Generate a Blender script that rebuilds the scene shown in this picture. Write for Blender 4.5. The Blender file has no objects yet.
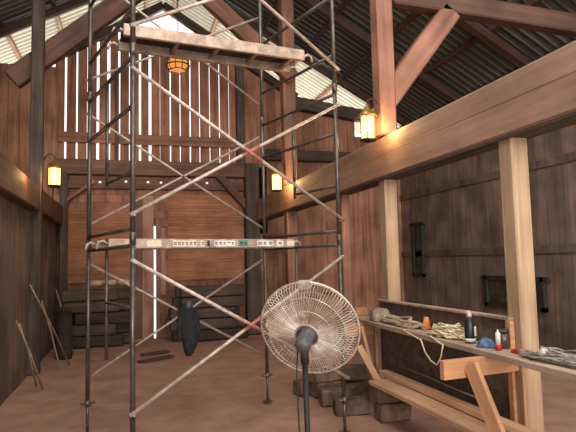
import bpy, bmesh, math, random
from mathutils import Vector, Matrix, Euler
random.seed(7)
scn = bpy.context.scene
C = scn.collection
PI = math.pi

# ------------------------------------------------------------------ camera
F, YAW, PIT, ROL, EYE = 540.5, .2868, .0825, -.023, 1.72
fw = Vector((math.sin(YAW)*math.cos(PIT), math.cos(YAW)*math.cos(PIT), math.sin(PIT)))
r0 = Vector((math.cos(YAW), -math.sin(YAW), 0)); u0 = r0.cross(fw)
RR = r0*math.cos(ROL) + u0*math.sin(ROL); UU = -r0*math.sin(ROL) + u0*math.cos(ROL)
cd = bpy.data.cameras.new('camera'); cam = bpy.data.objects.new('camera', cd); C.objects.link(cam)
cd.sensor_width = 36; cd.lens = F*36/576; cd.clip_start = .05; cd.clip_end = 300
m = Matrix((RR, UU, -fw)).transposed().to_4x4(); m.translation = Vector((0, 0, EYE))
cam.matrix_world = m
scn.camera = cam

# ------------------------------------------------------------------ materials
def lin(h):
    h = h.lstrip('#'); o = []
    for i in (0, 2, 4):
        c = int(h[i:i+2], 16)/255
        o.append(c/12.92 if c <= .04045 else ((c+.055)/1.055)**2.4)
    return (*o, 1)
def newmat(name):
    mt = bpy.data.materials.new(name); mt.use_nodes = True
    nt = mt.node_tree; nt.nodes.clear()
    out = nt.nodes.new('ShaderNodeOutputMaterial'); b = nt.nodes.new('ShaderNodeBsdfPrincipled')
    nt.links.new(b.outputs[0], out.inputs[0])
    return mt, nt, b, out
def N(nt, t, **k):
    n = nt.nodes.new(t)
    for a, v in k.items(): setattr(n, a, v)
    return n
def mute(c, k=.1, g=.88):
    l = .3*c[0]+.55*c[1]+.15*c[2]
    return tuple((v+(l-v)*k)*g for v in c[:3])+(1,)
def wood(name, light, dark, axis='X', fine=14, rough=.75, bump=.25, blotch=.35, spec=.3):
    mt, nt, b, out = newmat(name); L = nt.links.new
    tc = N(nt, 'ShaderNodeTexCoord'); mp = N(nt, 'ShaderNodeMapping')
    s = [fine, fine, fine]; s['XYZ'.index(axis)] = fine*.06
    mp.inputs['Scale'].default_value = s
    L(tc.outputs['Object'], mp.inputs[0])
    at_ = N(nt, 'ShaderNodeAttribute'); at_.attribute_name = 'tint'
    off = N(nt, 'ShaderNodeVectorMath', operation='MULTIPLY_ADD')
    off.inputs[1].default_value = (37, 53, 29)
    L(at_.outputs['Color'], off.inputs[0]); L(mp.outputs[0], off.inputs[2])
    n1 = N(nt, 'ShaderNodeTexNoise'); n1.inputs['Scale'].default_value = 1; n1.inputs['Detail'].default_value = 6
    n1.inputs['Roughness'].default_value = .65
    L(off.outputs[0], n1.inputs['Vector'])
    n2 = N(nt, 'ShaderNodeTexNoise'); n2.inputs['Scale'].default_value = 1.7; n2.inputs['Detail'].default_value = 4
    L(tc.outputs['Object'], n2.inputs['Vector'])
    cr = N(nt, 'ShaderNodeValToRGB'); cr.color_ramp.elements[0].position = .32; cr.color_ramp.elements[1].position = .66
    cr.color_ramp.elements[0].color = mute(lin(dark)); cr.color_ramp.elements[1].color = mute(lin(light))
    L(n1.outputs[0], cr.inputs[0])
    mr = N(nt, 'ShaderNodeMapRange'); mr.inputs[1].default_value = .3; mr.inputs[2].default_value = .7
    mr.inputs[3].default_value = 1-blotch; mr.inputs[4].default_value = 1+blotch*.5
    L(n2.outputs[0], mr.inputs[0])
    v1 = N(nt, 'ShaderNodeVectorMath', operation='MULTIPLY'); L(cr.outputs[0], v1.inputs[0]); L(at_.outputs['Color'], v1.inputs[1])
    v2 = N(nt, 'ShaderNodeVectorMath', operation='SCALE'); L(v1.outputs[0], v2.inputs[0]); L(mr.outputs[0], v2.inputs['Scale'])
    L(v2.outputs[0], b.inputs['Base Color'])
    b.inputs['Roughness'].default_value = rough
    b.inputs['Specular IOR Level'].default_value = spec
    bp = N(nt, 'ShaderNodeBump'); bp.inputs['Strength'].default_value = bump; bp.inputs['Distance'].default_value = .01
    L(n1.outputs[0], bp.inputs['Height']); L(bp.outputs[0], b.inputs['Normal'])
    return mt
def rough_mat(name, light, dark, scale=6, rough=.85, metal=0, bump=.3, spec=.3, detail=6, lo=.35, hi=.65):
    mt, nt, b, out = newmat(name); L = nt.links.new
    tc = N(nt, 'ShaderNodeTexCoord')
    n1 = N(nt, 'ShaderNodeTexNoise'); n1.inputs['Scale'].default_value = scale; n1.inputs['Detail'].default_value = detail
    n1.inputs['Roughness'].default_value = .65
    L(tc.outputs['Object'], n1.inputs['Vector'])
    cr = N(nt, 'ShaderNodeValToRGB'); cr.color_ramp.elements[0].position = lo; cr.color_ramp.elements[1].position = hi
    cr.color_ramp.elements[0].color = lin(dark); cr.color_ramp.elements[1].color = lin(light)
    L(n1.outputs[0], cr.inputs[0])
    at_ = N(nt, 'ShaderNodeAttribute'); at_.attribute_name = 'tint'
    v1 = N(nt, 'ShaderNodeVectorMath', operation='MULTIPLY'); L(cr.outputs[0], v1.inputs[0]); L(at_.outputs['Color'], v1.inputs[1])
    L(v1.outputs[0], b.inputs['Base Color'])
    b.inputs['Roughness'].default_value = rough; b.inputs['Metallic'].default_value = metal
    b.inputs['Specular IOR Level'].default_value = spec
    if bump:
        bp = N(nt, 'ShaderNodeBump'); bp.inputs['Strength'].default_value = bump; bp.inputs['Distance'].default_value = .015
        L(n1.outputs[0], bp.inputs['Height']); L(bp.outputs[0], b.inputs['Normal'])
    return mt
def glow_mat(name, col, strength, trans=.35):
    mt = bpy.data.materials.new(name); mt.use_nodes = True
    nt = mt.node_tree; nt.nodes.clear(); L = nt.links.new
    out = N(nt, 'ShaderNodeOutputMaterial'); e = N(nt, 'ShaderNodeEmission'); t = N(nt, 'ShaderNodeBsdfTransparent')
    n = N(nt, 'ShaderNodeTexNoise'); n.inputs['Scale'].default_value = 9
    mr = N(nt, 'ShaderNodeMapRange'); mr.inputs[3].default_value = strength*.7; mr.inputs[4].default_value = strength*1.3
    L(n.outputs[0], mr.inputs[0]); L(mr.outputs[0], e.inputs[1])
    mx = N(nt, 'ShaderNodeMixShader'); mx.inputs[0].default_value = 1-trans
    e.inputs[0].default_value = lin(col)
    L(t.outputs[0], mx.inputs[1]); L(e.outputs[0], mx.inputs[2]); L(mx.outputs[0], out.inputs[0])
    return mt

M = {}
M['beam'] = wood('beam_wood', '#b48c74', '#93705a', 'X', 12, .7, .3, .25)
M['timber'] = wood('timber_wood', '#8f6753', '#684838', 'X', 12, .75, .3, .35)
M['timber_red'] = wood('red_timber_wood', '#a8745c', '#7c5442', 'X', 12, .75, .3, .35)
M['dark_timber'] = wood('dark_timber_wood', '#6a5a4e', '#463a32', 'X', 12, .85, .3, .35)
M['board_v'] = wood('gable_board_wood', '#bb8262', '#875840', 'Z', 12, .8, .3, .35)
M['board_dark_v'] = wood('stall_board_wood', '#9a8272', '#746055', 'Z', 10, .85, .3, .45)
M['board_h'] = wood('lapped_board_wood', '#a87458', '#7a513c', 'X', 10, .8, .3, .4)
M['panel'] = wood('panel_wood', '#c08058', '#925e40', 'X', 30, .85, .4, .25)
M['new_post'] = wood('new_post_wood', '#c9a982', '#a48461', 'X', 16, .65, .2, .2)
M['new_lumber'] = wood('new_lumber_wood', '#e2b58c', '#c09068', 'X', 16, .65, .2, .2)
M['orange_lumber'] = wood('orange_lumber_wood', '#dca678', '#b88052', 'X', 16, .65, .2, .2)
M['bench'] = wood('bench_wood', '#c4aa92', '#917a68', 'X', 18, .8, .3, .4)
M['pale_stick'] = wood('pale_stick_wood', '#c0a58c', '#8c735c', 'X', 16, .8, .2, .3)
M['log'] = wood('log_wood', '#76604f', '#43362b', 'X', 9, .9, .5, .4)
M['door'] = wood('door_wood', '#b98a74', '#8c604c', 'Z', 10, .7, .3, .35)
M['pipe_dark'] = rough_mat('dark_pipe_steel', '#6e655e', '#4a423c', 9, .36, .5, .05, .5)
M['pipe_light'] = rough_mat('galvanised_brace_steel', '#c9b9ab', '#988678', 14, .45, .25, .05, .5)
M['red_paint'] = rough_mat('red_painted_steel', '#b87a6e', '#9c5a50', 20, .5, .2, .05)
M['alu'] = rough_mat('plank_aluminium', '#c4ad98', '#8f7b6b', 10, .5, .35, .05, .5)
M['ply'] = rough_mat('plank_plywood', '#4a443f', '#2d2a28', 7, .8, 0, .1)
M['block'] = rough_mat('block_stone', '#967c6a', '#5f4c40', 7, .95, 0, .6)
M['rope'] = rough_mat('rope_fibre', '#beaa90', '#8c7862', 40, .95, 0, .3)
M['yellow_cord'] = rough_mat('yellow_cord_rubber', '#eadfc0', '#c6b48c', 30, .7, 0, .05)
M['grey_cord'] = rough_mat('grey_cord_rubber', '#aaa296', '#6a6258', 25, .7, 0, .05)
M['black_rubber'] = rough_mat('black_rubber', '#33302e', '#1d1b1a', 12, .6, 0, .05)
M['orange_plastic'] = rough_mat('orange_plastic', '#f2a35c', '#d8803a', 10, .5, 0, 0)
M['white_plastic'] = rough_mat('white_plastic', '#e8e4de', '#c8c2ba', 10, .5, 0, 0)
M['pale_sticker'] = rough_mat('pale_sticker_paper', '#e6d8c4', '#c8b8a2', 30, .6, 0, 0)
M['teal_sticker'] = rough_mat('teal_sticker_paper', '#5c8f86', '#44736b', 30, .6, 0, 0)
M['ink'] = rough_mat('sticker_ink', '#3c3632', '#2a2522', 30, .6, 0, 0)
M['red_plastic'] = rough_mat('red_plastic', '#c03a30', '#942a24', 10, .5, 0, 0)
M['blue_cloth'] = rough_mat('blue_cloth', '#6f84a8', '#425272', 25, .9, 0, .4)
M['dark_cloth'] = rough_mat('dark_cloth', '#2f3032', '#1d1d1f', 14, .95, 0, .5)
M['grey_cloth'] = rough_mat('grey_cloth', '#a0917f', '#6d6154', 20, .95, 0, .5)
M['dark_glass'] = rough_mat('dark_jar_glass', '#5a4038', '#3a2824', 8, .25, 0, 0, .5)
M['bottle'] = rough_mat('black_bottle_plastic', '#2f2d2e', '#1d1c1d', 8, .35, 0, 0, .5)
M['fan_wire'] = rough_mat('fan_wire_chrome', '#e6dac8', '#a8968a', 18, .35, .5, 0, .5)
M['fan_blade'] = rough_mat('fan_blade_aluminium', '#b89c86', '#8a7262', 9, .5, .3, 0, .5)
M['fan_motor'] = rough_mat('fan_motor_enamel', '#5c5c60', '#424246', 9, .55, .1, .05, .5)
M['iron'] = rough_mat('lantern_iron', '#4a3626', '#2a1e15', 18, .5, .5, .1, .5)
M['brass'] = rough_mat('lantern_brass', '#b08a4a', '#7c5c2a', 18, .4, .7, .05, .5)
M['window_dark'] = rough_mat('dark_frame_paint', '#3a3632', '#282522', 8, .7, 0, .1)
M['window_pane'] = rough_mat('dim_pane_glass', '#4a4c40', '#2b2a27', 5, .25, 0, 0, .5)
M['lantern_glass'] = glow_mat('lantern_glass', '#ffcf80', 3.6, .25)
M['pendant_glass'] = glow_mat('pendant_glass', '#ffa04e', 1.0, .3)
M['bulb'] = glow_mat('lit_bulb', '#fff2d8', 6, 0)
M['small_bulb'] = glow_mat('small_bulb', '#fff6ea', 1.1, 0)
M['floor'] = rough_mat('earth_floor', '#b4907c', '#917060', 2.2, .95, 0, .25, .2, 9, .3, .7)
# roof metal: corrugated sheet, rib highlights painted in as lighter stripes
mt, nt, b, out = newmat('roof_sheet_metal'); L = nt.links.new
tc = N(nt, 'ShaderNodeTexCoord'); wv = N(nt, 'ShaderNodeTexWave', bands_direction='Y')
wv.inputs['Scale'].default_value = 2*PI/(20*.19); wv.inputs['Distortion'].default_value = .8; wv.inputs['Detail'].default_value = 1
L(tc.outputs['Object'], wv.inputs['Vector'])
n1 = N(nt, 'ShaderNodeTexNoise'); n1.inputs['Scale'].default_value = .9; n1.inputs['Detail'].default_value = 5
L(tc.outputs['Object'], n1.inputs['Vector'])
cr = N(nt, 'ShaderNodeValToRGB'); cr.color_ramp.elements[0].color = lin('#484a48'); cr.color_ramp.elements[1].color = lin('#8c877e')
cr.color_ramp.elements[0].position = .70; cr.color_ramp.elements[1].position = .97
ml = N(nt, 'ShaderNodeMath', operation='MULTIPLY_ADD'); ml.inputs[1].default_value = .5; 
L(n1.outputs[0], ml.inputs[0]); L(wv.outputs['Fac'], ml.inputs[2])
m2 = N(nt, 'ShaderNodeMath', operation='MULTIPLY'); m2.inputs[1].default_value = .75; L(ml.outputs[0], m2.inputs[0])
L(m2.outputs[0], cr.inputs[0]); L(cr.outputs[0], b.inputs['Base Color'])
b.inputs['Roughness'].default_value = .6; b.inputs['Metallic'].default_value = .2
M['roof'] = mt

# ------------------------------------------------------------------ mesh builder
class MB:
    def __init__(s): s.v = []; s.f = []; s.t = []; s.sm = []
    def add(s, vs, fs, tint=1., smooth=False):
        o = len(s.v); s.v += [Vector(v) for v in vs]
        for f in fs: s.f.append([i+o for i in f]); s.t.append(tint); s.sm.append(smooth)
        return s
    def box(s, x0, x1, y0, y1, z0, z1, tint=None, M4=None):
        if tint is None: tint = 1.
        vs = [Vector((x, y, z)) for z in (z0, z1) for y in (y0, y1) for x in (x0, x1)]
        if M4 is not None: vs = [M4 @ v for v in vs]
        return s.add(vs, [(0,2,3,1),(4,5,7,6),(0,1,5,4),(2,6,7,3),(0,4,6,2),(1,3,7,5)], tint)
    def poly(s, pts2, y0, y1, tint=1.):            # prism in XZ, extruded along Y
        n = len(pts2)
        vs = [(p[0], y0, p[1]) for p in pts2] + [(p[0], y1, p[1]) for p in pts2]
        fs = [tuple(range(n)), tuple(range(2*n-1, n-1, -1))] + [(i, i+n, (i+1) % n+n, (i+1) % n) for i in range(n)]
        return s.add(vs, fs, tint)
    def tube(s, pts, r, n=8, tint=1., closed=False, cap=True):
        pts = [Vector(p) for p in pts]; k = len(pts)
        rs = r if isinstance(r, (list, tuple)) else [r]*k
        ref = Vector((0, 0, 1)); prev = None; vs = []
        for i, p in enumerate(pts):
            if closed: d = pts[(i+1) % k]-pts[i-1]
            else: d = pts[min(i+1, k-1)]-pts[max(i-1, 0)]
            d = d.normalized() if d.length > 1e-9 else Vector((0, 0, 1))
            if prev is None:
                a = d.cross(ref)
                if a.length < .1: a = d.cross(Vector((1, 0, 0)))
            else: a = prev - d*prev.dot(d)
            a.normalize(); prev = a; bb = d.cross(a)
            for j in range(n):
                t = 2*PI*j/n; vs.append(p+(a*math.cos(t)+bb*math.sin(t))*rs[i])
        fs = []
        for i in range(k if closed else k-1):
            i2 = (i+1) % k
            for j in range(n):
                j2 = (j+1) % n; fs.append((i*n+j, i*n+j2, i2*n+j2, i2*n+j))
        s.add(vs, fs, tint, n > 4)
        if cap and not closed:
            o = len(s.v)-len(vs)
            s.f += [list(range(o+n-1, o-1, -1)), list(range(o+(k-1)*n, o+k*n))]; s.t += [tint]*2; s.sm += [False]*2
        return s
    def lathe(s, prof, n=20, M4=None, tint=1., smooth=True):   # prof: (r, z)
        vs = []
        for r, z in prof:
            for j in range(n):
                t = 2*PI*j/n; vs.append(Vector((r*math.cos(t), r*math.sin(t), z)))
        if M4 is not None: vs = [M4 @ v for v in vs]
        k = len(prof); fs = [(i*n+j, i*n+(j+1) % n, (i+1)*n+(j+1) % n, (i+1)*n+j) for i in range(k-1) for j in range(n)]
        s.add(vs, fs, tint, smooth); o = len(s.v)-len(vs)
        if prof[0][0] > 1e-4: s.f.append(list(range(o+n-1, o-1, -1))); s.t.append(tint); s.sm.append(False)
        if prof[-1][0] > 1e-4: s.f.append(list(range(o+(k-1)*n, o+k*n))); s.t.append(tint); s.sm.append(False)
        return s
    def build(s, name, mat, parent=None, base=(0, 0, 0), bevel=0, wobble=0):
        base = Vector(base)
        me = bpy.data.meshes.new(name); me.from_pydata([v-base for v in s.v], [], s.f)
        ca = me.color_attributes.new('tint', 'FLOAT_COLOR', 'CORNER')
        for p in me.polygons:
            t = s.t[p.index]; t = t if isinstance(t, tuple) else (t, t, t)
            p.use_smooth = s.sm[p.index]
            for li in p.loop_indices: ca.data[li].color = (*t, 1)
        me.materials.append(mat)
        if bevel or wobble:
            bm = bmesh.new(); bm.from_mesh(me)
            if bevel: bmesh.ops.bevel(bm, geom=bm.edges[:], offset=bevel, segments=1, affect='EDGES', clamp_overlap=True)
            if wobble:
                for v in bm.verts: v.co += Vector([random.uniform(-wobble, wobble) for _ in range(3)])
            bm.to_mesh(me); bm.free()
        bm = bmesh.new(); bm.from_mesh(me); bmesh.ops.recalc_face_normals(bm, faces=bm.faces[:]); bm.to_mesh(me); bm.free()
        o = bpy.data.objects.new(name, me); C.objects.link(o)
        if parent is not None: o.parent = parent
        else: o.location = base
        return o
def tag(o, label=None, cat=None, group=None, kind=None):
    if label: o['label'] = label
    if cat: o['category'] = cat
    if group: o['group'] = group
    if kind: o['kind'] = kind
    return o
def thing(name, label, cat, loc=(0, 0, 0), group=None, rot=None):
    o = bpy.data.objects.new(name, None); C.objects.link(o); o.location = loc; o.empty_display_size = .1
    if rot: o.rotation_euler = rot
    return tag(o, label, cat, group)
def bar(name, p0, p1, w, h, mat, parent=None, bevel=.012, tint=1., roll=0, wobble=0):
    """squared timber from p0 to p1; w across, h in height; its own local X runs along the grain"""
    p0 = Vector(p0); p1 = Vector(p1); d = p1-p0; L_ = d.length; x = d.normalized()
    up = Vector((0, 0, 1)) if abs(x.z) < .95 else Vector((0, 1, 0))
    y = up.cross(x).normalized(); z = x.cross(y)
    mb = MB(); mb.box(0, L_, -w/2, w/2, -h/2, h/2, tint)
    o = mb.build(name, mat, None, bevel=bevel, wobble=wobble)
    mm = Matrix((x, y, z)).transposed().to_4x4() @ Matrix.Rotation(roll, 4, 'X'); mm.translation = p0
    if parent is not None:
        o.parent = parent; o.matrix_local = Matrix.Translation(-Vector(parent.location)) @ mm
    else: o.matrix_local = mm
    return o
def rt(a=.12): return random.uniform(1-a, 1+a)
def at(px, py, X=None, Y=None, Z=None):
    d = fw + RR*((px-288)/F) - UU*((py-216)/F)
    t = X/d.x if X is not None else Y/d.y if Y is not None else (Z-EYE)/d.z
    return Vector((0, 0, EYE)) + d*t

# ------------------------------------------------------------------ setting
XL, XR, YB = -1.45, 3.05, 13.0         # arcade lines and gable wall
XO, XOL = 7.0, -4.8                    # outer walls
RZ, RS, RX = 8.6, .55, .78             # ridge height, slope, ridge line
roof_z = lambda x: RZ - RS*abs(x-RX)
S = lambda o: tag(o, kind='structure')

mb = MB(); nx, ny = 48, 70
vs = []; fs = []
for j in range(ny+1):
    for i in range(nx+1):
        x = -5+12.2*i/nx; y = -3+16.2*j/ny
        vs.append((x, y, -.012-.012*math.sin(x*3.1+y*1.3)*math.sin(y*2.3-x)))
for j in range(ny):
    for i in range(nx): a = j*(nx+1)+i; fs.append((a, a+1, a+nx+2, a+nx+1))
mb.add(vs, fs, 1., True)
S(mb.build('floor', M['floor']))

# gable wall: boards standing side by side with daylight in the gaps
gap_px = [(65.7, 2.0), (77, 1.6), (87.5, .9), (98, 2.6), (108.7, 3.0), (119.2, 2.0), (129.5, .8), (140, 2.2), (150, 2.8), (160, .5), (170.3, 2.2), (180, 1.5),
          (190, 2.2), (199.5, 1.5), (209.5, 1.4), (219.2, 1.7), (228.7, 1.0), (238, 1.0)]
gx = [(at(p, 100, Y=YB).x, (w*.022 if p < 160 else w*.0125)) for p, w in gap_px]
top = lambda x: min(7.95-.62*abs(x-RX), 7.36)
mb = MB()
def vboard(x0, x1, z0, zt, y0=YB, th=.03, t=None):
    t = t if t is not None else rt(.16)
    mb.poly([(x0, z0), (x1, z0), (x1, zt(x1)), (x0, zt(x0))], y0, y0+th, t)
edges = [(-1.62, 0)] + [(x, w) for x, w in gx]
for i in range(len(edges)):
    x0 = edges[i][0]+edges[i][1]/2
    if i+1 < len(edges): x1 = edges[i+1][0]-edges[i+1][1]/2
    else: x1 = x0+.24
    vboard(x0, x1, 4.0, top)
x = x1
while x < 4.0: vboard(x+.004, x+.24, 2.4, top); x += .24
while x < XO:                                          # right aisle end
    z = 5.75 if not 5.5 < x < 5.95 else 4.95
    z = min(z, roof_z(x)-.25)
    vboard(x+.004, x+.24, 0, (lambda q, z=z: z)); x += .24
x = -1.62
while x > XOL:
    vboard(x-.236, x-.004, 0, (lambda q: min(6.25, roof_z(q)-.15))); x -= .24
# lower wall with horizontal lapped boards, split by the lit door gap
z = 0
while z < 4.05:
    h = .185
    z1 = min(z+h, 4.1); inner = z < 2.6
    for (a, bb) in ([(XL-.2, .553), (.603, 3.3)] if inner else [(XL-.2, 3.3)]):
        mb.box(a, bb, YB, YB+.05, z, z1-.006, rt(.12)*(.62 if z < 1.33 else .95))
    z += h
x = 3.2
while x < XO: mb.box(x+.004, x+.236, YB+.001, YB+.03, 0, 2.5, rt(.15)*.8); x += .24
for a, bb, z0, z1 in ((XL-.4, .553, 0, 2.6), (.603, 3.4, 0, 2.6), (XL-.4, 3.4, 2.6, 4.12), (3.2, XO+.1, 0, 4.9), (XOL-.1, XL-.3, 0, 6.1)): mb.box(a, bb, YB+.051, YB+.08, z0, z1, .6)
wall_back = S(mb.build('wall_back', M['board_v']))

# two woven-looking infill panels of short lapped strips left and right of the door
def panel(n, x0, x1, z0, z1):
    q = MB(); z = z0
    while z < z1-.02:
        q.box(x0, x1, YB-.035, YB, z, min(z+.066, z1), rt(.1)); z += .07
    return S(q.build('trim_%d' % n, M['panel']))
panel(1, -1.4, .10, 1.33, 3.0)
panel(2, .88, 2.66, 1.33, 3.34)
# door
d1 = S(bpy.data.objects.new('door_1', None)); C.objects.link(d1); d1.location = (.577, YB-.04, 0)
MB().box(.29, .548, YB-.09, YB-.04, .03, 3.3, 1.0).build('door_leaf', M['door'], d1, d1.location, .006)
MB().box(.612, .70, YB-.08, YB-.04, .03, 2.62, .6).build('door_leaf', M['door'], d1, d1.location, .006)
MB().box(.70, .82, YB-.10, YB-.04, 1.0, 2.55, 1.15).build('door_batten', M['door'], d1, d1.location, .006)
MB().box(.12, .28, YB-.07, YB-.02, .03, 3.2, .5).build('door_frame', M['door'], d1, d1.location, .006)

# side walls
def board_wall(name, X, y0, y1, z1, th=.03, tv=.18, dark=1., rails=()):
    global mb
    mb = MB(); y = y0
    while y < y1:
        w = random.choice((.2, .24, .28)); mb.box(X, X+th, y, min(y+w-.005, y1), 0, z1, rt(tv)*dark); y += w
    for z, zh, s in rails: mb.box(X+s*.04, X+th+s*.04, y0, y1, z, z+zh, .75*dark)
    return S(mb.build(name, M['board_dark_v']))
board_wall('wall_right', XO, -3, YB, roof_z(XO)-.05, dark=1.0, rails=((1.75, .14, -1), (3.25, .14, -1)))
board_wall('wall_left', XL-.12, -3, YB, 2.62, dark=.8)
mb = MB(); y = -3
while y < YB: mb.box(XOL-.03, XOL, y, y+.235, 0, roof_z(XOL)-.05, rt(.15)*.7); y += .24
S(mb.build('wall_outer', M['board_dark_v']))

# ceiling: two corrugated slopes running past the gable
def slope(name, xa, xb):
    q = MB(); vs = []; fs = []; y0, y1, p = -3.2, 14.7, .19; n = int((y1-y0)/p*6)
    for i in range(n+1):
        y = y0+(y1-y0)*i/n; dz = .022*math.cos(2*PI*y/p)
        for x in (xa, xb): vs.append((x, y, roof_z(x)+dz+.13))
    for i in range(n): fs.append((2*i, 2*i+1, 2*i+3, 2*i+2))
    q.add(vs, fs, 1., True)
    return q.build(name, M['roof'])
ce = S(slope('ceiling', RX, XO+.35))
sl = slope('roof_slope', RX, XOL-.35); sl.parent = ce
purl_x = [RX+d for d in (.35, 1.35, 2.35, 3.35, 4.35, 5.35, 6.3)] + [RX-d for d in (.35, 1.35, 2.35, 3.35, 4.35, 5.3)]
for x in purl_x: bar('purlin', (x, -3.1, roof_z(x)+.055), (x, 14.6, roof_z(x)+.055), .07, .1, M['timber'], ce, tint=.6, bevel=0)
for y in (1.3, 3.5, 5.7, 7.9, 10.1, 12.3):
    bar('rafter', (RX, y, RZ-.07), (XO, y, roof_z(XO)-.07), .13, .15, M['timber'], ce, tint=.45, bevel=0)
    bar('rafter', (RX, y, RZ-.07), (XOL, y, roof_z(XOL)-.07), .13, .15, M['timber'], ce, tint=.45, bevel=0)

# dark windows in the far outer wall
def window(n, y0, y1, z0, z1, fw_=.07, bars=0):
    w = S(bpy.data.objects.new('window_%d' % n, None)); C.objects.link(w); w.location = (XO-.02, (y0+y1)/2, z0)
    q = MB()
    for a in ((y0, y0+fw_, z0, z1), (y1-fw_, y1, z0, z1), (y0, y1, z0, z0+fw_), (y0-.1, y1+.1, z1-fw_, z1)):
        q.box(XO-.09, XO-.01, *a)
    for k in range(bars):
        yy = y0+(y1-y0)*(k+1)/(bars+1); q.box(XO-.07, XO-.02, yy-.025, yy+.025, z0, z1)
    q.build('window_frame', M['window_dark'], w, w.location)
    MB().box(XO-.04, XO-.015, y0+fw_, y1-fw_, z0+fw_, z1-fw_).build('pane', M['window_pane'], w, w.location)
window(1, 11.85, 12.35, 1.25, 2.6)
window(2, 7.85, 9.5, .72, 1.33, .08, 1)

# ------------------------------------------------------------------ timber frame (each timber its own thing)
def timber(name, p0, p1, w, h, mat, label, cat, **k): return tag(bar(name, p0, p1, w, h, mat, **k), label, cat)
timber('arcade_beam', (XR, -2.5, 2.94), (XR, YB, 2.94), .25, .49, M['beam'], 'huge brown timber beam along the right side carried on pale posts', 'beam', bevel=.02)
ab = bpy.data.objects['arcade_beam']
MB().box(1.0, 15.2, .1235, .1262, .022, .028).build('seam', M['timber'], ab)
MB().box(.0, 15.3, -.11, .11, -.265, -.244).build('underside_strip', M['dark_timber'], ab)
timber('arcade_beam', (XL-.05, -2.5, 2.82), (XL-.05, YB, 2.82), .22, .4, M['timber'], 'dark timber beam along the left wall below the left lantern', 'beam', bevel=.02, tint=.75)
timber('arcade_post', (XR, 3.71, 0), (XR, 3.71, 2.695), .165, .165, M['new_post'], 'pale new square post nearest on the right, behind the bench', 'post', tint=1.)
timber('arcade_post', (XR, 5.98, 0), (XR, 5.98, 2.695), .165, .165, M['new_post'], 'pale new square post under the beam beside the near lantern', 'post', tint=.95)
timber('arcade_post', (XR+.02, 7.45, 0), (XR+.02, 7.45, 2.695), .13, .13, M['timber_red'], 'slim brown post between fan and stall boards, behind the right scaffold leg', 'post', tint=1.1)
timber('arcade_post', (XR, 10.15, 0), (XR, 10.15, 2.695), .22, .22, M['timber_red'], 'reddish post below the far right lantern', 'post', tint=.9)
timber('upper_post', (2.97, 5.82, 3.185), (2.97, 5.82, roof_z(2.99)-.16), .21, .22, M['timber_red'], 'tall reddish post rising from the big beam at the near right lantern', 'post', bevel=.02, tint=1.05)
timber('upper_post', (XR, 10.15, 3.185), (XR, 10.15, roof_z(XR)-.16), .26, .26, M['timber_red'], 'tall reddish post rising above the far right lantern', 'post', bevel=.02, tint=.9)
timber('upper_post', (XL-.02, 9.62, 0), (XL-.02, 9.62, roof_z(XL)-.16), .19, .19, M['dark_timber'], 'dark tall post at the left wall carrying the left lantern', 'post', bevel=.02, tint=.9)
timber('corner_post', (2.86, YB-.2, 0), (2.86, YB-.2, 4.1), .34, .3, M['dark_timber'], 'dark corner post of the back wall at the right of the wall panel', 'post', bevel=.02, tint=.85)
timber('corner_post', (XL+.06, YB-.15, 0), (XL+.06, YB-.15, 3.8), .16, .2, M['dark_timber'], 'dark corner post at the left end of the back wall', 'post', bevel=.02, tint=1.1)
timber('gable_post', (2.63, YB-.1, 4.1), (2.63, YB-.1, 6.75), .2, .18, M['dark_timber'], 'dark upright post on the gable boards at the right end of the slits', 'post', tint=1.0)
timber('gable_post', (-.27, YB-.08, 4.1), (-.27, YB-.08, 6.2), .08, .12, M['timber'], 'thin upright stud on the gable boards left of the scaffold leg', 'post', tint=.7)
timber('wall_beam', (XL-.1, YB-.12, 3.93), (3.0, YB-.12, 3.93), .22, .34, M['timber'], 'heavy reddish beam across the back wall under the daylight slits', 'beam', bevel=.02, tint=.9)
timber('wall_rail', (XL-.1, YB-.06, 4.625), (2.6, YB-.06, 4.625), .08, .24, M['timber_red'], 'flat board rail crossing the daylight slits of the gable', 'beam', tint=.95)
timber('wall_rail', (XL-.1, YB-.08, 3.55), (2.75, YB-.08, 3.55), .1, .2, M['timber'], 'lower rail on the back wall with small white bulbs', 'beam', tint=.8)
timber('knee_brace', (2.05, YB-.18, 3.82), (2.85, YB-.18, 2.93), .16, .17, M['timber'], 'diagonal knee brace between back wall beam and right corner post', 'brace', tint=.6)
timber('knee_brace', (-1.5, YB-.18, 3.05), (-.75, YB-.18, 3.62), .1, .09, M['timber_red'], 'short diagonal brace at the left end of the back wall beam', 'brace', tint=1.0)
timber('truss_brace', (XL-.45, 9.82, 4.86), (RX-.05, 9.82, 7.2), .2, .34, M['timber'], 'thick dark diagonal rafter crossing the upper left corner', 'rafter', bevel=.02, tint=.62)
timber('truss_brace', (XR+.05, 9.92, 5.3), (RX+.05, 9.92, 7.25), .2, .3, M['timber_red'], 'reddish diagonal rafter rising left from the far right post behind the top plank', 'rafter', bevel=.02, tint=.85)
timber('gable_rafter', (-2.3, YB-.1, top(-2.3)-.02), (RX, YB-.1, 7.93), .16, .18, M['dark_timber'], 'dark sloping rafter along the left edge of the gable boards', 'rafter', tint=.8)
timber('gable_rafter', (4.1, YB-.1, top(4.1)-.02), (RX, YB-.1, 7.93), .16, .18, M['dark_timber'], 'dark sloping rafter along the right edge of the gable boards', 'rafter', tint=.9)
timber('aisle_beam', (3.95, YB-.15, 5.72), (XO-.6, YB-.15, 5.4), .25, .3, M['dark_timber'], 'dark beam across the right aisle below the bright roof gap', 'beam', bevel=.02, tint=.9)
timber('aisle_beam', (3.2, YB-.15, 4.35), (XO, YB-.15, 4.35), .2, .26, M['dark_timber'], 'lower dark beam across the right aisle behind the near lantern', 'beam', bevel=.02, tint=.8)
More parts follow.
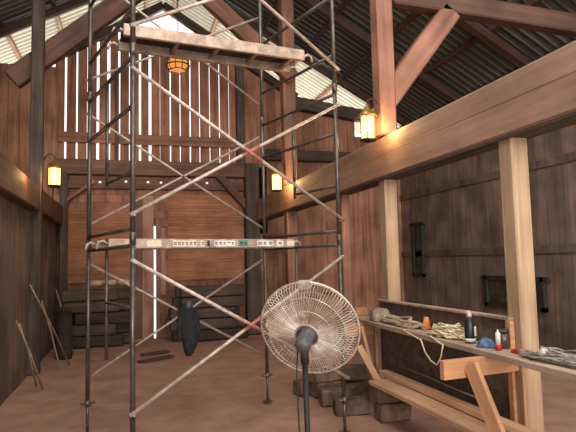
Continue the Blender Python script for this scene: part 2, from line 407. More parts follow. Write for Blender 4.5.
timber('aisle_tie', (3.12, 5.84, 4.98), (XO, 5.84, 4.85), .2, .26, M['timber'], 'dark tie beam running right from the tall near post', 'beam', bevel=.02, tint=.55)
timber('knee_brace', (2.98, 5.84, 3.62), (3.95, 5.84, 4.86), .2, .27, M['timber_red'], 'broad diagonal brace rising right from the tall near post', 'brace', bevel=.02, tint=.95)

# low stall partition behind the bench
sp = thing('stall_partition', 'low dark board partition between the two pale posts behind the bench', 'partition', (XR, 5, 0))
for k, (z0, z1) in enumerate(((.3, .6), (.6, .9), (.9, 1.2))):
    MB().box(XR-.09, XR-.05, 3.72, 6.15, z0, z1, 1.35+.15*k).build('board', M['dark_timber'], sp, sp.location, .004)
tag(MB().box(XR-.13, XR-.05, 3.72, 6.15, 1.2, 1.225, 1.0).build('cap_rail', M['bench'], sp, sp.location, .004), 'pale top edge')
MB().box(XR-.135, XR-.09, 3.70, 3.76, 0, 1.2, 1.).build('upright', M['orange_lumber'], sp, sp.location, .004)
MB().box(XR-.06, XR+.0, 6.09, 6.15, 0, 1.2, .7).build('upright', M['dark_timber'], sp, sp.location, .004)

# ------------------------------------------------------------------ scaffold tower
SX, SY, SR, SW, SL = .028, 4.56, .2925, 1.5, 2.13
sc = thing('scaffold_tower', 'tall steel pipe scaffold tower with crossed braces standing in the middle of the barn', 'scaffold', (SX, SY, 0), rot=(0, 0, SR))
TR = .022
def frame_parts(x, z0, kind):
    fr = bpy.data.objects.new('end_frame', None); C.objects.link(fr); fr.parent = sc; fr.location = (x, 0, z0)
    H = 1.58; rungs = {'low': (1.52,), 'mid': (.08, 1.1, 1.52), 'top': (.36, 1.0)}[kind]
    for y in (0, SW): MB().tube([(0, y, 0), (0, y, H)], TR, 10).build('leg', M['pipe_dark'], fr)
    for z in rungs: MB().tube([(0, 0, z), (0, SW, z)], .018, 8).build('rung', M['pipe_dark'], fr)
    if kind != 'top':
        ym = SW*.53
        MB().tube([(0, ym, .5), (0, ym, 1.52)], .016, 8).build('inner_post', M['pipe_dark'], fr)
        for z in ((1.02,) if kind == 'low' else (.55,)): MB().tube([(0, 0, z), (0, ym, z)], .014, 8).build('ladder_rung', M['pipe_dark'], fr)
    for y in (0, SW):
        for z in (.187, 1.407):
            sd = 1 if y == 0 else -1
            MB().tube([(0, y-.05*sd, z), (0, y+.0*sd, z)], .009, 6).build('brace_stud', M['pipe_light'], fr)
    return fr
for x in (0, SL):
    for z0, k in ((.35, 'low'), (1.93, 'mid'), (3.51, 'top')): frame_parts(x, z0, k)
    for y in (0, SW):
        jk = MB(); jk.tube([(x, y, .012), (x, y, .38)], .015, 8); jk.box(x-.045, x+.045, y-.045, y+.045, 0, .012)
        jk.tube([(x-.07, y, .32), (x+.07, y, .32)], .011, 6); jk.lathe([(.03, .29), (.03, .35)], 10, Matrix.Translation((x, y, 0)))
        jk.build('screw_jack', M['pipe_dark'], sc)
        for zc in (1.93, 3.51): MB().lathe([(.027, zc-.05), (.027, zc+.05)], 10, Matrix.Translation((x, y, 0))).build('coupling', M['pipe_dark'], sc)
for y, n in ((-.04, 0), (SW+.04, 1)):
    for lv in range(3):
        za = .35+1.58*lv+.187; zb = za+1.22
        for k, (z0, z1) in enumerate(((zb, za), (za, zb))):
            o = .014 if k else -.014
            br = MB().tube([(-.03, y+o, z0), (SL+.03, y+o, z1)], .0165 if n == 0 else .014, 8, .9 if n else 1.05).build('cross_brace', M['pipe_light'], sc)
            if n == 0 and lv < 2:
                a, bb = .47, .56
                pa = Vector((SL*a, y+o, z0+(z1-z0)*a)); pb = Vector((SL*bb, y+o, z0+(z1-z0)*bb))
                tag(MB().tube([pa, pb], .0175, 8).build('paint_mark', M['red_paint'], br), 'rust red painted band at the crossing')
        MB().tube([(SL/2, y-.03, (za+zb)/2), (SL/2, y+.03, (za+zb)/2)], .014, 6).build('pivot_bolt', M['pipe_dark'], sc)

def to_world(v): return Matrix.Translation((SX, SY, 0)) @ Matrix.Rotation(SR, 4, 'Z') @ Vector(v)
def plank(label, y0, y1, z0, xa, xb, deck_dark, turn=0, H_=.095):
    t = thing('scaffold_plank', label, 'scaffold plank', to_world((xa, y0, z0)), rot=(0, 0, SR+turn))
    L_ = xb-xa; W_ = y1-y0
    for y in (0, W_-.045):
        q = MB(); q.box(0, L_, y, y+.045, 0, H_); q.build('side_rail', M['alu'], t, bevel=.006)
    MB().box(.01, L_-.01, .046, W_-.046, H_-.03, H_-.008).build('deck', M['ply'] if deck_dark else M['alu'], t)
    for k in range(5):
        x = .12+(L_-.24)*k/4; MB().box(x-.02, x+.02, .045, W_-.045, .02, .06, .8).build('cross_strut', M['alu'], t)
    for x, s in ((0, -1), (L_, 1)):
        for y in (.025, W_-.025):
            q = MB(); q.tube([(x, y, .05), (x+s*.045, y, .075), (x+s*.085, y, .06), (x+s*.1, y, .0)], .014, 6)
            tag(q.build('end_hook', M['pipe_light'], t), 'pale steel hook')
    return t
# lower plank lies on the top rungs of the first lift, the upper one on the rungs of the third
lp = plank('lower aluminium scaffold plank with paper stickers along its edge, at eye height', .74, 1.22, 1.868, .0, SL-.06, False)
plank('upper aluminium scaffold plank near the roof with a dark underside', .615, 1.05, 3.885, .1, 1.9+.1, True, -.165, .118)
# stickers on the edge of the lower plank
def sticker(x0, x1, z0, z1, mat, marks=0, label=None):
    st = MB().box(x0, x1, -.004, .0, z0, z1).build('sticker', mat, lp)
    if label: st['label'] = label
    if marks:
        q = MB(); n = marks
        for k in range(n):
            a = x0+(x1-x0)*(k+.2)/n; w = (x1-x0)/n*random.uniform(.45, .75)
            for zz in ((.3, .46), (.58, .74)):
                if random.random() < .85: q.box(a, a+w, -.006, -.004, z0+(z1-z0)*zz[0], z0+(z1-z0)*zz[1])
        if q.v: q.build('print', M['ink'], st)
def sxx(px):   # along the plank edge
    best = None
    for i in range(400):
        x = -.1+2.4*i/399; w = to_world((x, .74, 1.93))-Vector((0, 0, EYE))
        sx = 288+F*(w.dot(RR))/w.dot(fw)
        if best is None or abs(sx-px) < best[0]: best = (abs(sx-px), x)
    return best[1]
for a, bb, mt_, mk, lb in ((147, 161, 'pale_sticker', 0, 'cream sticker'), (173, 197, 'pale_sticker', 6, 'pale sticker with faint print'), (200.5, 204.5, 'white_plastic', 1, 'small white sticker'),
    (207, 210, 'ink', 0, 'small dark sticker'), (214, 235, 'white_plastic', 5, 'white sticker with dark print'), (239, 248, 'teal_sticker', 2, 'teal green sticker'),
    (257, 273, 'white_plastic', 3, 'white sticker with dark arrow'), (277, 283, 'white_plastic', 1, 'small white sticker'), (287, 294, 'pale_sticker', 0, 'cream sticker')):
    sticker(sxx(a), sxx(bb), .018, .078, M[mt_], mk, lb)

# ------------------------------------------------------------------ dark garment at the rear brace crossing
jc = thing('hanging_jacket', 'dark jacket hanging at the crossing of the rear lower braces', 'jacket', to_world((SL/2-.03, SW-.16, .70)))
jc.scale = (.74, .8, .93)
q = MB(); k = 14; vs = []
prof = [(.035, .05, .62), (.075, .06, .60), (.11, .07, .55), (.125, .08, .46), (.12, .085, .34), (.125, .085, .22), (.105, .075, .12), (.075, .06, .05), (.04, .04, .0)]
for a, bb, z in prof:
    for j in range(k):
        t = 2*PI*j/k; wv_ = 1+.13*math.sin(3*t+z*9)+.08*math.sin(5*t-z*14)
        vs.append((a*math.cos(t)*wv_+.02*math.sin(z*8), bb*math.sin(t)*wv_, z))
fs = [(i*k+j, i*k+(j+1) % k, (i+1)*k+(j+1) % k, (i+1)*k+j) for i in range(len(prof)-1) for j in range(k)]
fs += [tuple(range(k)), tuple(range((len(prof)-1)*k+k-1, (len(prof)-1)*k-1, -1))]
q.add(vs, fs, 1., True); q.build('body', M['dark_cloth'], jc)
q = MB(); q.tube([(-.09, 0, .56), (-.125, 0, .42), (-.14, -.01, .26), (-.12, -.01, .17)], [.04, .045, .04, .03], 8); q.build('sleeve', M['dark_cloth'], jc)
q = MB(); q.tube([(.09, 0, .56), (.125, -.02, .44), (.13, -.03, .3), (.11, -.02, .2)], [.04, .045, .04, .03], 8); q.build('sleeve', M['dark_cloth'], jc)
q = MB(); q.lathe([(.045, .56), (.055, .6), (.04, .645), (.0, .65)], 10, Matrix.Translation((0, -.03, 0)), 1.); tag(q.build('collar', M['fan_motor'], jc), 'lighter grey collar')

# ------------------------------------------------------------------ pedestal fan
FC = at(309.5, 328.5, Y=3.42)
fan = thing('pedestal_fan', 'large pedestal fan with round wire guard and dark motor, seen from behind', 'fan', (FC.x, FC.y, 0))
# local axis Z of the head = blowing direction: away from camera, tilted up
view = (FC-Vector((0, 0, EYE))).normalized()
ax_ = (view + 0.50*UU*1. + .2*RR).normalized()
hm = ax_.to_track_quat('Z', 'Y').to_matrix().to_4x4(); hm.translation = FC-Vector(fan.location)
head = bpy.data.objects.new('fan_head', None); C.objects.link(head); head.parent = fan; head.matrix_local = hm
GR = .329
def guard(zs, nwire, rings):
    q = MB()
    for i in range(nwire):
        t = 2*PI*i/nwire; pts = []
        for r, z, tw in zs: pts.append((r*math.cos(t+tw), r*math.sin(t+tw), z))
        q.tube(pts, .0019, 4, rt(.3), cap=False)
    for r, z, w in rings: q.tube([(r*math.cos(2*PI*j/48), r*math.sin(2*PI*j/48), z) for j in range(48)], w, 6, 1., closed=True)
    return q
rear = [(.075, -.1, 0), (.15, -.098, .05), (.24, -.08, .08), (.31, -.045, .09), (GR, 0, .09)]
front = [(.05, .1, 0), (.15, .098, -.06), (.24, .085, -.1), (.31, .05, -.11), (GR, 0, -.11)]
guard(rear, 96, [(.077, -.1, .004), (.17, -.097, .0025), (.255, -.077, .0025), (GR, 0, .007)]).build('rear_guard', M['fan_wire'], head)
gf = guard(front, 84, [(.05, .1, .004), (.15, .098, .0025), (.22, .09, .0025), (.29, .062, .0025), (GR, .004, .006)]).build('front_guard', M['fan_wire'], head)
q = MB(); q.lathe([(.0, .108), (.05, .106), (.055, .098), (.0, .096)], 20); q.build('badge', M['fan_wire'], gf)
for i in range(3):
    q = MB(); vs = []; nr = 9
    for a in range(nr):
        r = .05+.245*a/(nr-1); half = .5*(.35+.75*math.sin(PI*min(1, .25+.75*a/(nr-1)))) * (1 if a else .6)
        half = min(half, .62)
        for s_ in range(7):
            u = s_/6*2-1; t = 2*PI*i/3+u*half+.25*a/(nr-1)
            vs.append((r*math.cos(t), r*math.sin(t), .03*u*(1-.3*a/nr)+.01*(1-u*u)))
    fs = [(a*7+s_, a*7+s_+1, (a+1)*7+s_+1, (a+1)*7+s_) for a in range(nr-1) for s_ in range(6)]
    q.add(vs, fs, 1., True); q.build('blade', M['fan_blade'], head)
q = MB(); q.lathe([(.0, .05), (.045, .045), (.055, .02), (.055, -.03), (.0, -.035)], 20); q.build('hub', M['fan_blade'], head)
q = MB(); q.lathe([(.0, -.255), (.025, -.253), (.042, -.24), (.048, -.215), (.05, -.15), (.046, -.1), (.065, -.098), (.0, -.094)], 24); mo = q.build('motor', M['fan_motor'], head)
q = MB()
for j in range(8): 
    t = 2*PI*j/8; q.box(-.004, .004, .046, .053, -.23, -.13, 1., Matrix.Rotation(t, 4, 'Z'))
q.build('cooling_rib', M['fan_motor'], mo)
mp = hm @ Vector((0, 0, -.17))       # motor centre, local to the fan
tip = mp - Vector((0, 0, .05))
MB().tube([tip+Vector((0, 0, .05)), tip-Vector((0, 0, .09))], .026, 10).build('yoke', M['black_rubber'], fan)
foot = Vector((tip.x+.015, tip.y, 0))
MB().tube([tip-Vector((0, 0, .05)), (foot.x, foot.y, .03)], .018, 12).build('pole', M['black_rubber'], fan)
MB().tube([tip-Vector((0, 0, .55)), (foot.x, foot.y, .03)], .024, 12).build('outer_pole', M['black_rubber'], fan)
MB().lathe([(.27, 0), (.27, .015), (.22, .03), (.05, .045), (.03, .09), (.0, .09)], 32, Matrix.Translation((foot.x, foot.y, 0))).build('base', M['black_rubber'], fan)
pts = [mp+Vector((-.05, -.02, -.02)), mp+Vector((-.065, -.03, -.2)), mp+Vector((-.055, -.03, -.6)), Vector((foot.x-.05, foot.y-.05, .1)), Vector((foot.x-.1, foot.y-.2, .008)), Vector((foot.x-.4, foot.y-.5, .008))]
MB().tube(pts, .005, 6).build('power_cord', M['black_rubber'], fan)
hc = hm @ Vector((0, GR-.03, -.03))
hq = MB(); hq.box(-.04, .04, GR-.035, GR+.012, -.045, .012); tag(hq.build('guard_clip', M['pipe_light'], head, bevel=.006), 'pale clip at the top of the guard')

# ------------------------------------------------------------------ bench: two planks over two trestles
timber('bench_plank', (2.675, 2.1, .978), (2.806, 6.55, .978), .24, .044, M['bench'], 'long front plank of the work bench with a pale worn edge', 'bench plank', bevel=.004, tint=1.15)
timber('bench_plank', (2.85, 2.1, .978), (2.893, 3.55, .978), .1, .044, M['bench'], 'short narrow rear plank of the work bench at the near end under the cables', 'bench plank', bevel=.004, tint=.95)
def trestle(label, y, x0, x1, splay):
    t = thing('trestle', label, 'trestle', (x0, y, 0))
    bar('crossbeam', (x0, y, .885), (x1, y+.08, .885), .05, .14, M['orange_lumber'], t, .004)
    bar('leg', (x0+.22, y-.045, .92), (x0+.32, y-splay, .0), .04, .12, M['orange_lumber'], t, .004, tint=.9)
    bar('leg', (x1-.03, y+.05, .94), (x1-.02, y+.06, 0), .03, .08, M['new_lumber'], t, .004, tint=.8)
    return t
trestle('near trestle of orange new lumber under the work bench', 3.6, 2.22, 2.98, .48)
trestle('far trestle of new lumber under the bench beside the fan', 6.02, 2.4, 2.88, .3)
tag(MB().box(2.76, 2.92, 6.40, 6.5, 1.001, 1.10).build('wood_offcut', M['orange_lumber'], None, (2.84, 6.45, 1.001), .006), 'small orange wood block at the far end of the bench', 'wood block')
# leaning strip
timber('leaning_strip', at(359, 346, Y=5.6), Vector((2.83, 5.55, .0)), .03, .07, M['new_lumber'], 'pale narrow board leaning down from the bench end right of the fan', 'board', bevel=.003)
# new boards lying below the bench
timber('lumber_board', (2.79, 5.75, .43), (2.73, 3.0, .45), .1, .05, M['new_lumber'], 'upper of the two new boards lying under the bench', 'board', bevel=.003, tint=1.15)
timber('lumber_board', (2.60, 5.5, .388), (2.60, 3.5, .388), .22, .04, M['new_lumber'], 'wide lower new board lying on blocks under the bench', 'board', bevel=.003, tint=1.0)
timber('lumber_board', (2.79, 5.62, .388), (2.79, 2.95, .388), .13, .04, M['new_lumber'], 'dusky middle board lying under the upper new board', 'board', bevel=.003, tint=.55)
wr = MB(); wr.tube([at(396, 367, X=2.92), at(405, 368, X=2.9), at(430, 378, X=2.88), at(455, 389, X=2.86), at(480, 399, X=2.85)], .006, 6)
tag(wr.build('loose_wire', M['pale_stick']), 'thin pale wire running above the new boards under the bench', 'wire')

# blocks
bl = [  # x, y, z, rot, label
 (2.42, 6.62, 0, .2, 'block on the floor just right of the fan pole, rearmost of the pile'),
 (2.36, 6.20, 0, -.1, 'block lowest at the left front of the pile by the fan'),
 (2.86, 6.75, 0, .05, 'block at the back of the pile below the bench end'),
 (2.72, 6.33, 0, .15, 'block in the middle of the pile under the bench end'),
 (2.38, 5.76, 0, -.12, 'block at the front of the pile beside the wide board'),
 (2.72, 5.42, 0, .0, 'block bearing the far ends of the new boards, lower one'),
 (2.70, 5.44, .185, .05, 'block bearing the far ends of the new boards, upper one'),
 (2.82, 6.55, .185, -.15, 'block on top of the pile right of the fan guard'),
 (2.40, 6.64, .185, .25, 'block on top of the pile close behind the fan pole'),
 (2.73, 3.75, 0, .05, 'lower block at the near end of the new boards'),
 (2.73, 3.75, .185, -.05, 'upper block at the near end of the new boards'),
 (2.25, 6.85, 0, .3, 'lone block on the floor behind the right scaffold leg')]
for x, y, z, rz, lb in bl:
    q = MB(); w, d, h = .185*rt(.06), .10*rt(.08), .18
    q.box(-w, w, -d, d, 0, h)
    o = q.build('stone_block', M['block'], None, bevel=.016, wobble=.005); o.location = (x, y, z); o.rotation_euler = (0, 0, rz)
    for p in o.data.color_attributes['tint'].data: p.color = (1, 1, 1, 1)
    tv = .75*rt(.3)
    for p in o.data.color_attributes['tint'].data: p.color = (tv, tv*.97, tv*.93, 1)
    tag(o, 'brown '+lb, 'block', 'brown blocks piled by the bench end')

# ------------------------------------------------------------------ things on the bench (top at z = 1.0)
BZ = 1.001
def coil(cx, cy, rx, ry, n, r, h, seed, ang=0):
    rnd = random.Random(seed); pts = []; K = n*14
    for i in range(K):
        t = 2*PI*i/14; u = i/K; ra = 1+.28*math.sin(u*11+rnd.random()*.3)+rnd.uniform(-.06, .06)
        x = rx*ra*math.cos(t); y = ry*ra*math.sin(t)
        pts.append((cx+x*math.cos(ang)-y*math.sin(ang)+.05*math.sin(u*7), cy+x*math.sin(ang)+y*math.cos(ang)+.06*math.cos(u*9), BZ+r+h*abs(math.sin(u*PI*2.3))*rnd.uniform(.7, 1)))
    return pts
def tangle(cx, cy, rx, ry, n, h, seed, r):
    rnd = random.Random(seed); keys = []; ph = rnd.random()*6
    for i in range(n):
        ph += rnd.uniform(1.4, 2.6); k = rnd.uniform(.35, 1.)
        keys.append(Vector((cx+rx*k*math.cos(ph), cy+ry*k*math.sin(ph), BZ+r+h*rnd.random()**1.5*(1.2-k))))
    keys[0].z = keys[-1].z = BZ+r
    pts = []
    for i in range(len(keys)-1):          # Catmull-Rom
        a, b_, c_, d_ = keys[max(i-1, 0)], keys[i], keys[i+1], keys[min(i+2, len(keys)-1)]
        for q_ in range(6):
            t = q_/6; p = .5*((2*b_)+(c_-a)*t+(2*a-5*b_+4*c_-d_)*t*t+(3*b_-a-3*c_+d_)*t**3)
            p.z = max(p.z, BZ+r); pts.append(p)
    return pts
tag(MB().tube(tangle(2.80, 5.28, .11, .50, 44, .13, 1, .014), .014, 6).build('rope_heap', M['rope'], None, (2.80, 5.28, 1.0)), 'tan rope heaped on the far half of the bench', 'rope')
tag(MB().tube(tangle(2.79, 4.38, .15, .34, 90, .16, 2, .007), .0075, 6).build('extension_cord', M['yellow_cord'], None, (2.79, 4.38, 1.0)), 'yellow extension cord in loose loops on the bench behind the black bottle', 'cord')
pl = thing('cord_plug', 'bright orange plug standing on the bench at the end of the yellow cord', 'plug', (2.86, 4.88, 1.0))
MB().lathe([(.026, .0), (.034, .02), (.034, .08), (.026, .095), (.026, .125), (.0, .127)], 12).build('body', M['orange_plastic'], pl)
MB().box(-.05, .045, -.02, .02, .0, .03).build('grip', M['orange_plastic'], pl, bevel=.006)
lo = [Vector((2.68, 4.92, 1.012)), Vector((2.61, 4.9, 1.008)), at(421, 340, X=2.58), at(425, 352, X=2.57), at(431, 361, X=2.57), at(437, 365, X=2.57), at(441, 357, X=2.57), at(443, 345, X=2.575), Vector((2.62, 4.42, 1.008)), Vector((2.7, 4.5, 1.012))]
tag(MB().tube(lo, .0065, 6).build('cord_loop', M['yellow_cord']), 'pale cord loop hanging over the front edge of the bench', 'cord')
# rag heap beside rope
def heap(name, c, rx, ry, h, mat, label, cat, seed):
    rnd = random.Random(seed); q = MB(); n, k = 7, 18; vs = []
    for i in range(n):
        f_ = i/(n-1); r = math.sqrt(max(0, 1-f_*f_))
        for j in range(k):
            t = 2*PI*j/k; w = 1+.18*math.sin(3*t+seed)+.12*math.sin(5*t+f_*6)+rnd.uniform(-.05, .05)
            vs.append((c[0]+rx*r*w*math.cos(t), c[1]+ry*r*w*math.sin(t), c[2]+h*f_*(1+.25*math.sin(2*t+seed)*min(1, (1-f_)*3))))
    fs = [(i*k+j, i*k+(j+1) % k, (i+1)*k+(j+1) % k, (i+1)*k+j) for i in range(n-1) for j in range(k)]
    fs += [tuple(range(k-1, -1, -1))]
    q.add(vs, fs, 1., True); return tag(q.build(name, mat, None, c), label, cat)
heap('work_cloth', (2.80, 5.83, BZ), .11, .17, .15, M['grey_cloth'], 'crumpled grey tan cloth at the far end of the bench by the rope', 'cloth', 3)
heap('blue_rag', (2.72, 3.75, BZ), .06, .08, .075, M['blue_cloth'], 'crumpled blue rag on the bench between black bottle and red can', 'rag', 5)
heap('red_rag', (2.76, 3.42, BZ), .04, .06, .035, M['red_plastic'], 'small red scrap beside the white and red can on the bench', 'scrap', 8)
# bottle
bt = thing('spray_bottle', 'tall black bottle with silver cap standing on the bench', 'bottle', (2.735, 3.98, BZ))
MB().lathe([(.04, 0), (.043, .01), (.043, .15), (.036, .185), (.02, .205), (.018, .215), (.0, .216)], 18).build('body', M['bottle'], bt)
tag(MB().lathe([(.0445, .012), (.0445, .04)], 18).build('base_band', M['white_plastic'], bt), 'pale band near the base')
q = MB(); q.lathe([(.022, .212), (.024, .225), (.024, .245), (.012, .255), (.012, .268), (.0, .27)], 14); q.box(-.035, .01, -.008, .008, .25, .266)
tag(q.build('cap', M['pipe_light'], bt), 'silver grey cap')
tag(MB().box(.018, .035, -.042, -.034, .06, .14).build('white_label', M['white_plastic'], bt), 'narrow white label')  # narrow white label on the lower body
# jar and can
jr = thing('dark_jar', 'dark brown jar with lid on the bench behind the white and red can', 'jar', (2.81, 3.66, BZ))
MB().lathe([(.05, 0), (.055, .01), (.055, .1), (.045, .12), (.0, .121)], 18).build('body', M['dark_glass'], jr)
MB().lathe([(.052, .118), (.052, .145), (.0, .147)], 18).build('lid', M['bottle'], jr)
cn = thing('caulk_tube', 'slim white tube with red base standing on the bench', 'tube', (2.71, 3.585, BZ))
MB().lathe([(.019, .045), (.019, .13), (.008, .14), (.006, .155), (.0, .156)], 14).build('body', M['white_plastic'], cn)
tag(MB().lathe([(.024, 0), (.024, .045), (.0, .046)], 14).build('base', M['red_plastic'], cn), 'red base')
tag(MB().tube(tangle(2.76, 3.0, .15, .42, 70, .10, 4, .008), .008, 6).build('cable_tangle', M['grey_cord'], None, (2.76, 2.95, 1.0)), 'tangled grey cables on the near right end of the bench', 'cable')
heap('white_scrap', (2.72, 3.12, BZ), .03, .04, .085, M['white_plastic'], 'white scrap among the tangled cables on the bench', 'scrap', 9)

# ------------------------------------------------------------------ lanterns
def lantern(label, loc, wall_dir, power, s=1.):
    t = thing('wall_lantern', label, 'lantern', loc, 'lit iron wall lanterns')
    q = MB()
    for z in (-.15, .10): q.lathe([(.078*s, z*s), (.084*s, z*s), (.084*s, (z+.018)*s), (.078*s, (z+.018)*s)], 12)
    for j in range(6):
        a = 2*PI*j/6; q.tube([(.08*s*math.cos(a), .08*s*math.sin(a), -.15*s), (.08*s*math.cos(a), .08*s*math.sin(a), .11*s)], .005*s, 5)
    q.lathe([(.0, -.165*s), (.06*s, -.16*s), (.08*s, -.145*s), (.0, -.145*s)], 12)
    q.build('cage', M['iron'], t)
    MB().lathe([(.105*s, .105*s), (.1*s, .118*s), (.06*s, .17*s), (.025*s, .195*s), (.02*s, .22*s), (.0, .225*s)], 12).build('cap', M['brass'], t)
    MB().lathe([(.072*s, -.14*s), (.074*s, .105*s)], 12).build('glass', M['lantern_glass'], t)
    MB().lathe([(.0, -.06*s), (.025*s, -.04*s), (.03*s, 0), (.02*s, .04*s), (.0, .05*s)], 12).build('bulb', M['bulb'], t)
    q = MB(); d = wall_dir
    q.tube([(0, 0, .22*s), (0, 0, .27*s), (d*.05, 0, .30*s), (d*.12, 0, .28*s), (d*.17, 0, .2*s)], .008*s, 6)
    q.box(min(d*.165, d*.185), max(d*.165, d*.185), -.03, .03, .05*s, .3*s)
    q.build('bracket', M['iron'], t)
    ld = bpy.data.lights.new('lantern_light', 'POINT'); ld.energy = power; ld.color = (1, .62, .25); ld.shadow_soft_size = .05
    lo_ = bpy.data.objects.new('lantern_light', ld); C.objects.link(lo_); lo_.parent = t; lo_.location = (0, 0, -.02)
lantern('lit lantern on the tall near right post above the big beam', (2.73, 5.80, 3.29), 1, 55, 1.15)
lantern('lit lantern on the far right post seen through the scaffold', (2.74, 10.0, 3.25), 1, 90, 1.25)
lantern('lit lantern on the dark left post', (-1.17, 9.45, 3.19), -1, 75, 1.2)

for p, e in (((2.83, 5.53, 3.24), 15), ((2.80, 9.62, 3.22), 26), ((-1.24, 8.15, 2.99), 8)):  # extra point lamps without fixtures, added to brighten timber near each lantern
    ld = bpy.data.lights.new('extra_glow', 'POINT'); ld.energy = e; ld.color = (1, .62, .25); ld.shadow_soft_size = .03
    lo_ = bpy.data.objects.new('extra_glow', ld); C.objects.link(lo_); lo_.location = p
pt = thing('pendant_lantern', 'round iron basket lantern glowing amber below the upper scaffold plank', 'lantern', (.873, 10.0, 5.30))
q = MB()
for rr, z in ((.16, 0), (.21, .1), (.19, .22)): q.tube([(rr*math.cos(2*PI*j/24), rr*math.sin(2*PI*j/24), z) for j in range(24)], .012, 6, closed=True)
for j in range(10):
    a = 2*PI*j/10; q.tube([(r*math.cos(a), r*math.sin(a), z) for r, z in ((.16, 0), (.205, .05), (.21, .1), (.19, .22), (.06, .34))], .008, 5)
q.build('basket', M['iron'], pt)
MB().lathe([(.0, .02), (.15, .025), (.19, .1), (.17, .2), (.0, .21)], 20).build('glass', M['pendant_glass'], pt)
q = MB()
for k in range(36):
    z = .34+.055*k
    q.tube([(.016*math.cos(2*PI*j/8)*(k % 2), .016*math.cos(2*PI*j/8)*((k+1) % 2), z+.036*math.sin(2*PI*j/8)) for j in range(8)], .005, 4, closed=True)
q.build('chain', M['iron'], pt)
ld = bpy.data.lights.new('pendant_light', 'POINT'); ld.energy = 10; ld.color = (1, .5, .2); ld.shadow_soft_size = .1
lo_ = bpy.data.objects.new('pendant_light', ld); C.objects.link(lo_); lo_.parent = pt; lo_.location = (0, 0, -.05)

# small bulbs on the back wall rail
for px, py, lb in ((100, 182, 'first small white bulb from the left on the back wall rail'), (126, 181.5, 'second small white bulb from the left on the back wall rail'),
                   (148, 182, 'third small white bulb from the left, left of the door gap'), (161, 182.5, 'fourth small white bulb from the left, right of the door gap'), (207, 183, 'small white bulb farthest right on the back wall rail')):
    p = at(px, py, Y=YB-.16)
    b_ = thing('small_bulb', lb, 'bulb', p, 'small white bulbs on the back wall rail')
    MB().lathe([(.0, -.03), (.025, -.018), (.03, 0), (.022, .02), (.0, .028)], 10).build('globe', M['small_bulb'], b_)
    MB().lathe([(.014, .02), (.014, .06), (.0, .062)], 8).build('socket', M['iron'], b_)

# ------------------------------------------------------------------ clutter at the back and the left
pos = ['bottom', 'second', 'third', 'fourth', 'topmost']
for side, (xa, xb, yb) in (('left of the door', (-1.25, .02, 12.55)), ('right of the door', (.95, 2.55, 12.5))):
    n = 5
    for k in range(n):
        for r_ in range(2):
            h = .24; sh = random.uniform(-.16, .16)
            timber('stacked_timber', (xa+sh+.05*r_, yb-.27*r_-.02*k, .125+h*k), (xb+sh-.12*r_, yb-.27*r_-.01*k+random.uniform(-.03, .03), .125+h*k), .22, .22,
                   M['dark_timber'] if side[0] == 'r' else M['log'], '%s dark timber in the %s row of the stack %s' % (pos[k], ('rear', 'front')[r_], side), 'timber', bevel=.02, tint=random.uniform(.45, .95))
for i, (px, py, z, lb) in enumerate(((137, 292, 1.27, 'pale offcut on top of the left stack beside the door'), (136, 301, 1.27, 'split pale log piece on the left timber stack'), (118, 289, 1.27, 'long pale scrap board on the left timber stack'))):
    p = at(px, py, Y=12.15)
    q = MB(); q.lathe([(.0, -.16), (.06, -.155), (.07, 0), (.055, .15), (.0, .155)], 9, Matrix.Rotation(PI/2, 4, 'Y') @ Matrix.Rotation(.3*i, 4, 'X'), 1.35)
    o = q.build('wood_scrap', M['pale_stick']); o.location = (-.13-.28*i, 12.32-.12*i, 1.345); o.rotation_euler = (0, 0, .4*i-.3); tag(o, lb, 'wood scrap')
# dark boards on the floor
timber('floor_board', at(140, 362, Z=.02), at(172, 356, Z=.02), .16, .03, M['dark_timber'], 'nearer dark board lying flat on the floor before the back wall', 'board', bevel=.003, tint=.7)
timber('floor_board', at(142, 355, Z=.02), at(168, 351, Z=.02), .14, .03, M['dark_timber'], 'farther dark board lying flat on the floor before the back wall', 'board', bevel=.003, tint=.8)
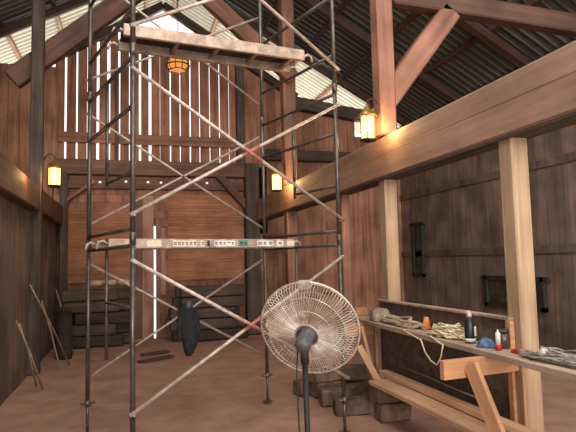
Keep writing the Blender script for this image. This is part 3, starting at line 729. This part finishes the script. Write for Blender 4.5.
# upright log and poles at the left wall
lg = MB(); lg.lathe([(.14, 0), (.15, .1), (.14, .5), (.135, .85), (.11, .95), (.0, .96)], 14, None, .5)
o = lg.build('upright_log', M['log']); o.location = (-1.16, 11.0, 0); tag(o, 'dark upright log standing against the left wall', 'log')
for p0, p1, lb, r_ in (
    ((-1.42, 11.9, 1.25), (-1.05, 11.55, .012), 'pale thin pole leaning on the left wall, farthest back', .017),
    ((-1.43, 8.95, 1.45), (-1.0, 10.3, .012), 'dull long pole leaning left to right beside the dark log', .015),
    ((-1.43, 7.95, 1.02), (-1.15, 8.35, .012), 'longest pale stick reaching down to the floor at the left edge', .014),
    ((-1.43, 8.2, .95), (-1.27, 8.6, .012), 'short pale stick leaning at the left edge, just behind the longest stick', .014),
    ((-1.43, 10.1, 1.15), (-1.12, 10.0, .012), 'dull thin stick leaning on the wall in front of the dark log', .014)):
    p0 = Vector(p0); p1 = Vector(p1)
    q = MB(); q.tube([p0, (p0+p1)/2+Vector((.012, 0, .012)), p1], [r_*.8, r_, r_], 6)
    tag(q.build('leaning_pole', M['pale_stick']), lb, 'pole')

# ------------------------------------------------------------------ light
w = bpy.data.worlds.new('world'); scn.world = w; w.use_nodes = True
bg = w.node_tree.nodes['Background']; bg.inputs[0].default_value = (.98, .95, 1.0, 1); bg.inputs[1].default_value = 1.6
def area(name, loc, target, size, energy, col):
    l = bpy.data.lights.new(name, 'AREA'); l.shape = 'RECTANGLE'; l.size, l.size_y = size; l.energy = energy; l.color = col
    o = bpy.data.objects.new(name, l); C.objects.link(o); o.location = loc
    o.rotation_euler = (Vector(target)-Vector(loc)).to_track_quat('-Z', 'Y').to_euler()
    return o
area('front_fill', (.8, -3.2, 3.2), (1.2, 9, 2.6), (9, 6), 380, (1, .93, .87))  # added fill panel behind the camera, standing in for daylight
area('ridge_fill', (.8, 3.2, 7.2), (.8, 5.2, 0), (2.5, 7), 330, (1, .93, .88))  # added overhead fill
area('overhang_uplight', (1.0, 15.4, 1.9), (1.0, 14.2, 8), (13, 2), 2800, (1, .86, .62))  # added uplight outside the gable, brightens the roof overhang
area('aisle_fill', (5.2, 2.2, 4.8), (5.2, 6.0, 0), (2.5, 4), 130, (1, .93, .87))  # added fill for the right aisle, no fixture there
sl_ = bpy.data.lights.new('low_fill', 'SUN'); sl_.energy = .9; sl_.angle = math.radians(12); sl_.color = (1, .92, .85)  # added sun-type fill from behind the camera, even over the depth
so = bpy.data.objects.new('low_fill', sl_); C.objects.link(so); so.rotation_euler = Vector((.10, 1, -.05)).to_track_quat('-Z', 'Y').to_euler(); so.location = (0, -5, 4)
fl = bpy.data.lights.new('camera_flash', 'POINT'); fl.energy = 45; fl.color = (1, .95, .9); fl.shadow_soft_size = .03
fo = bpy.data.objects.new('camera_flash', fl); C.objects.link(fo); fo.location = (.05, -.05, 1.83)
scn.view_settings.view_transform = 'Standard'
scn.view_settings.look = 'None'
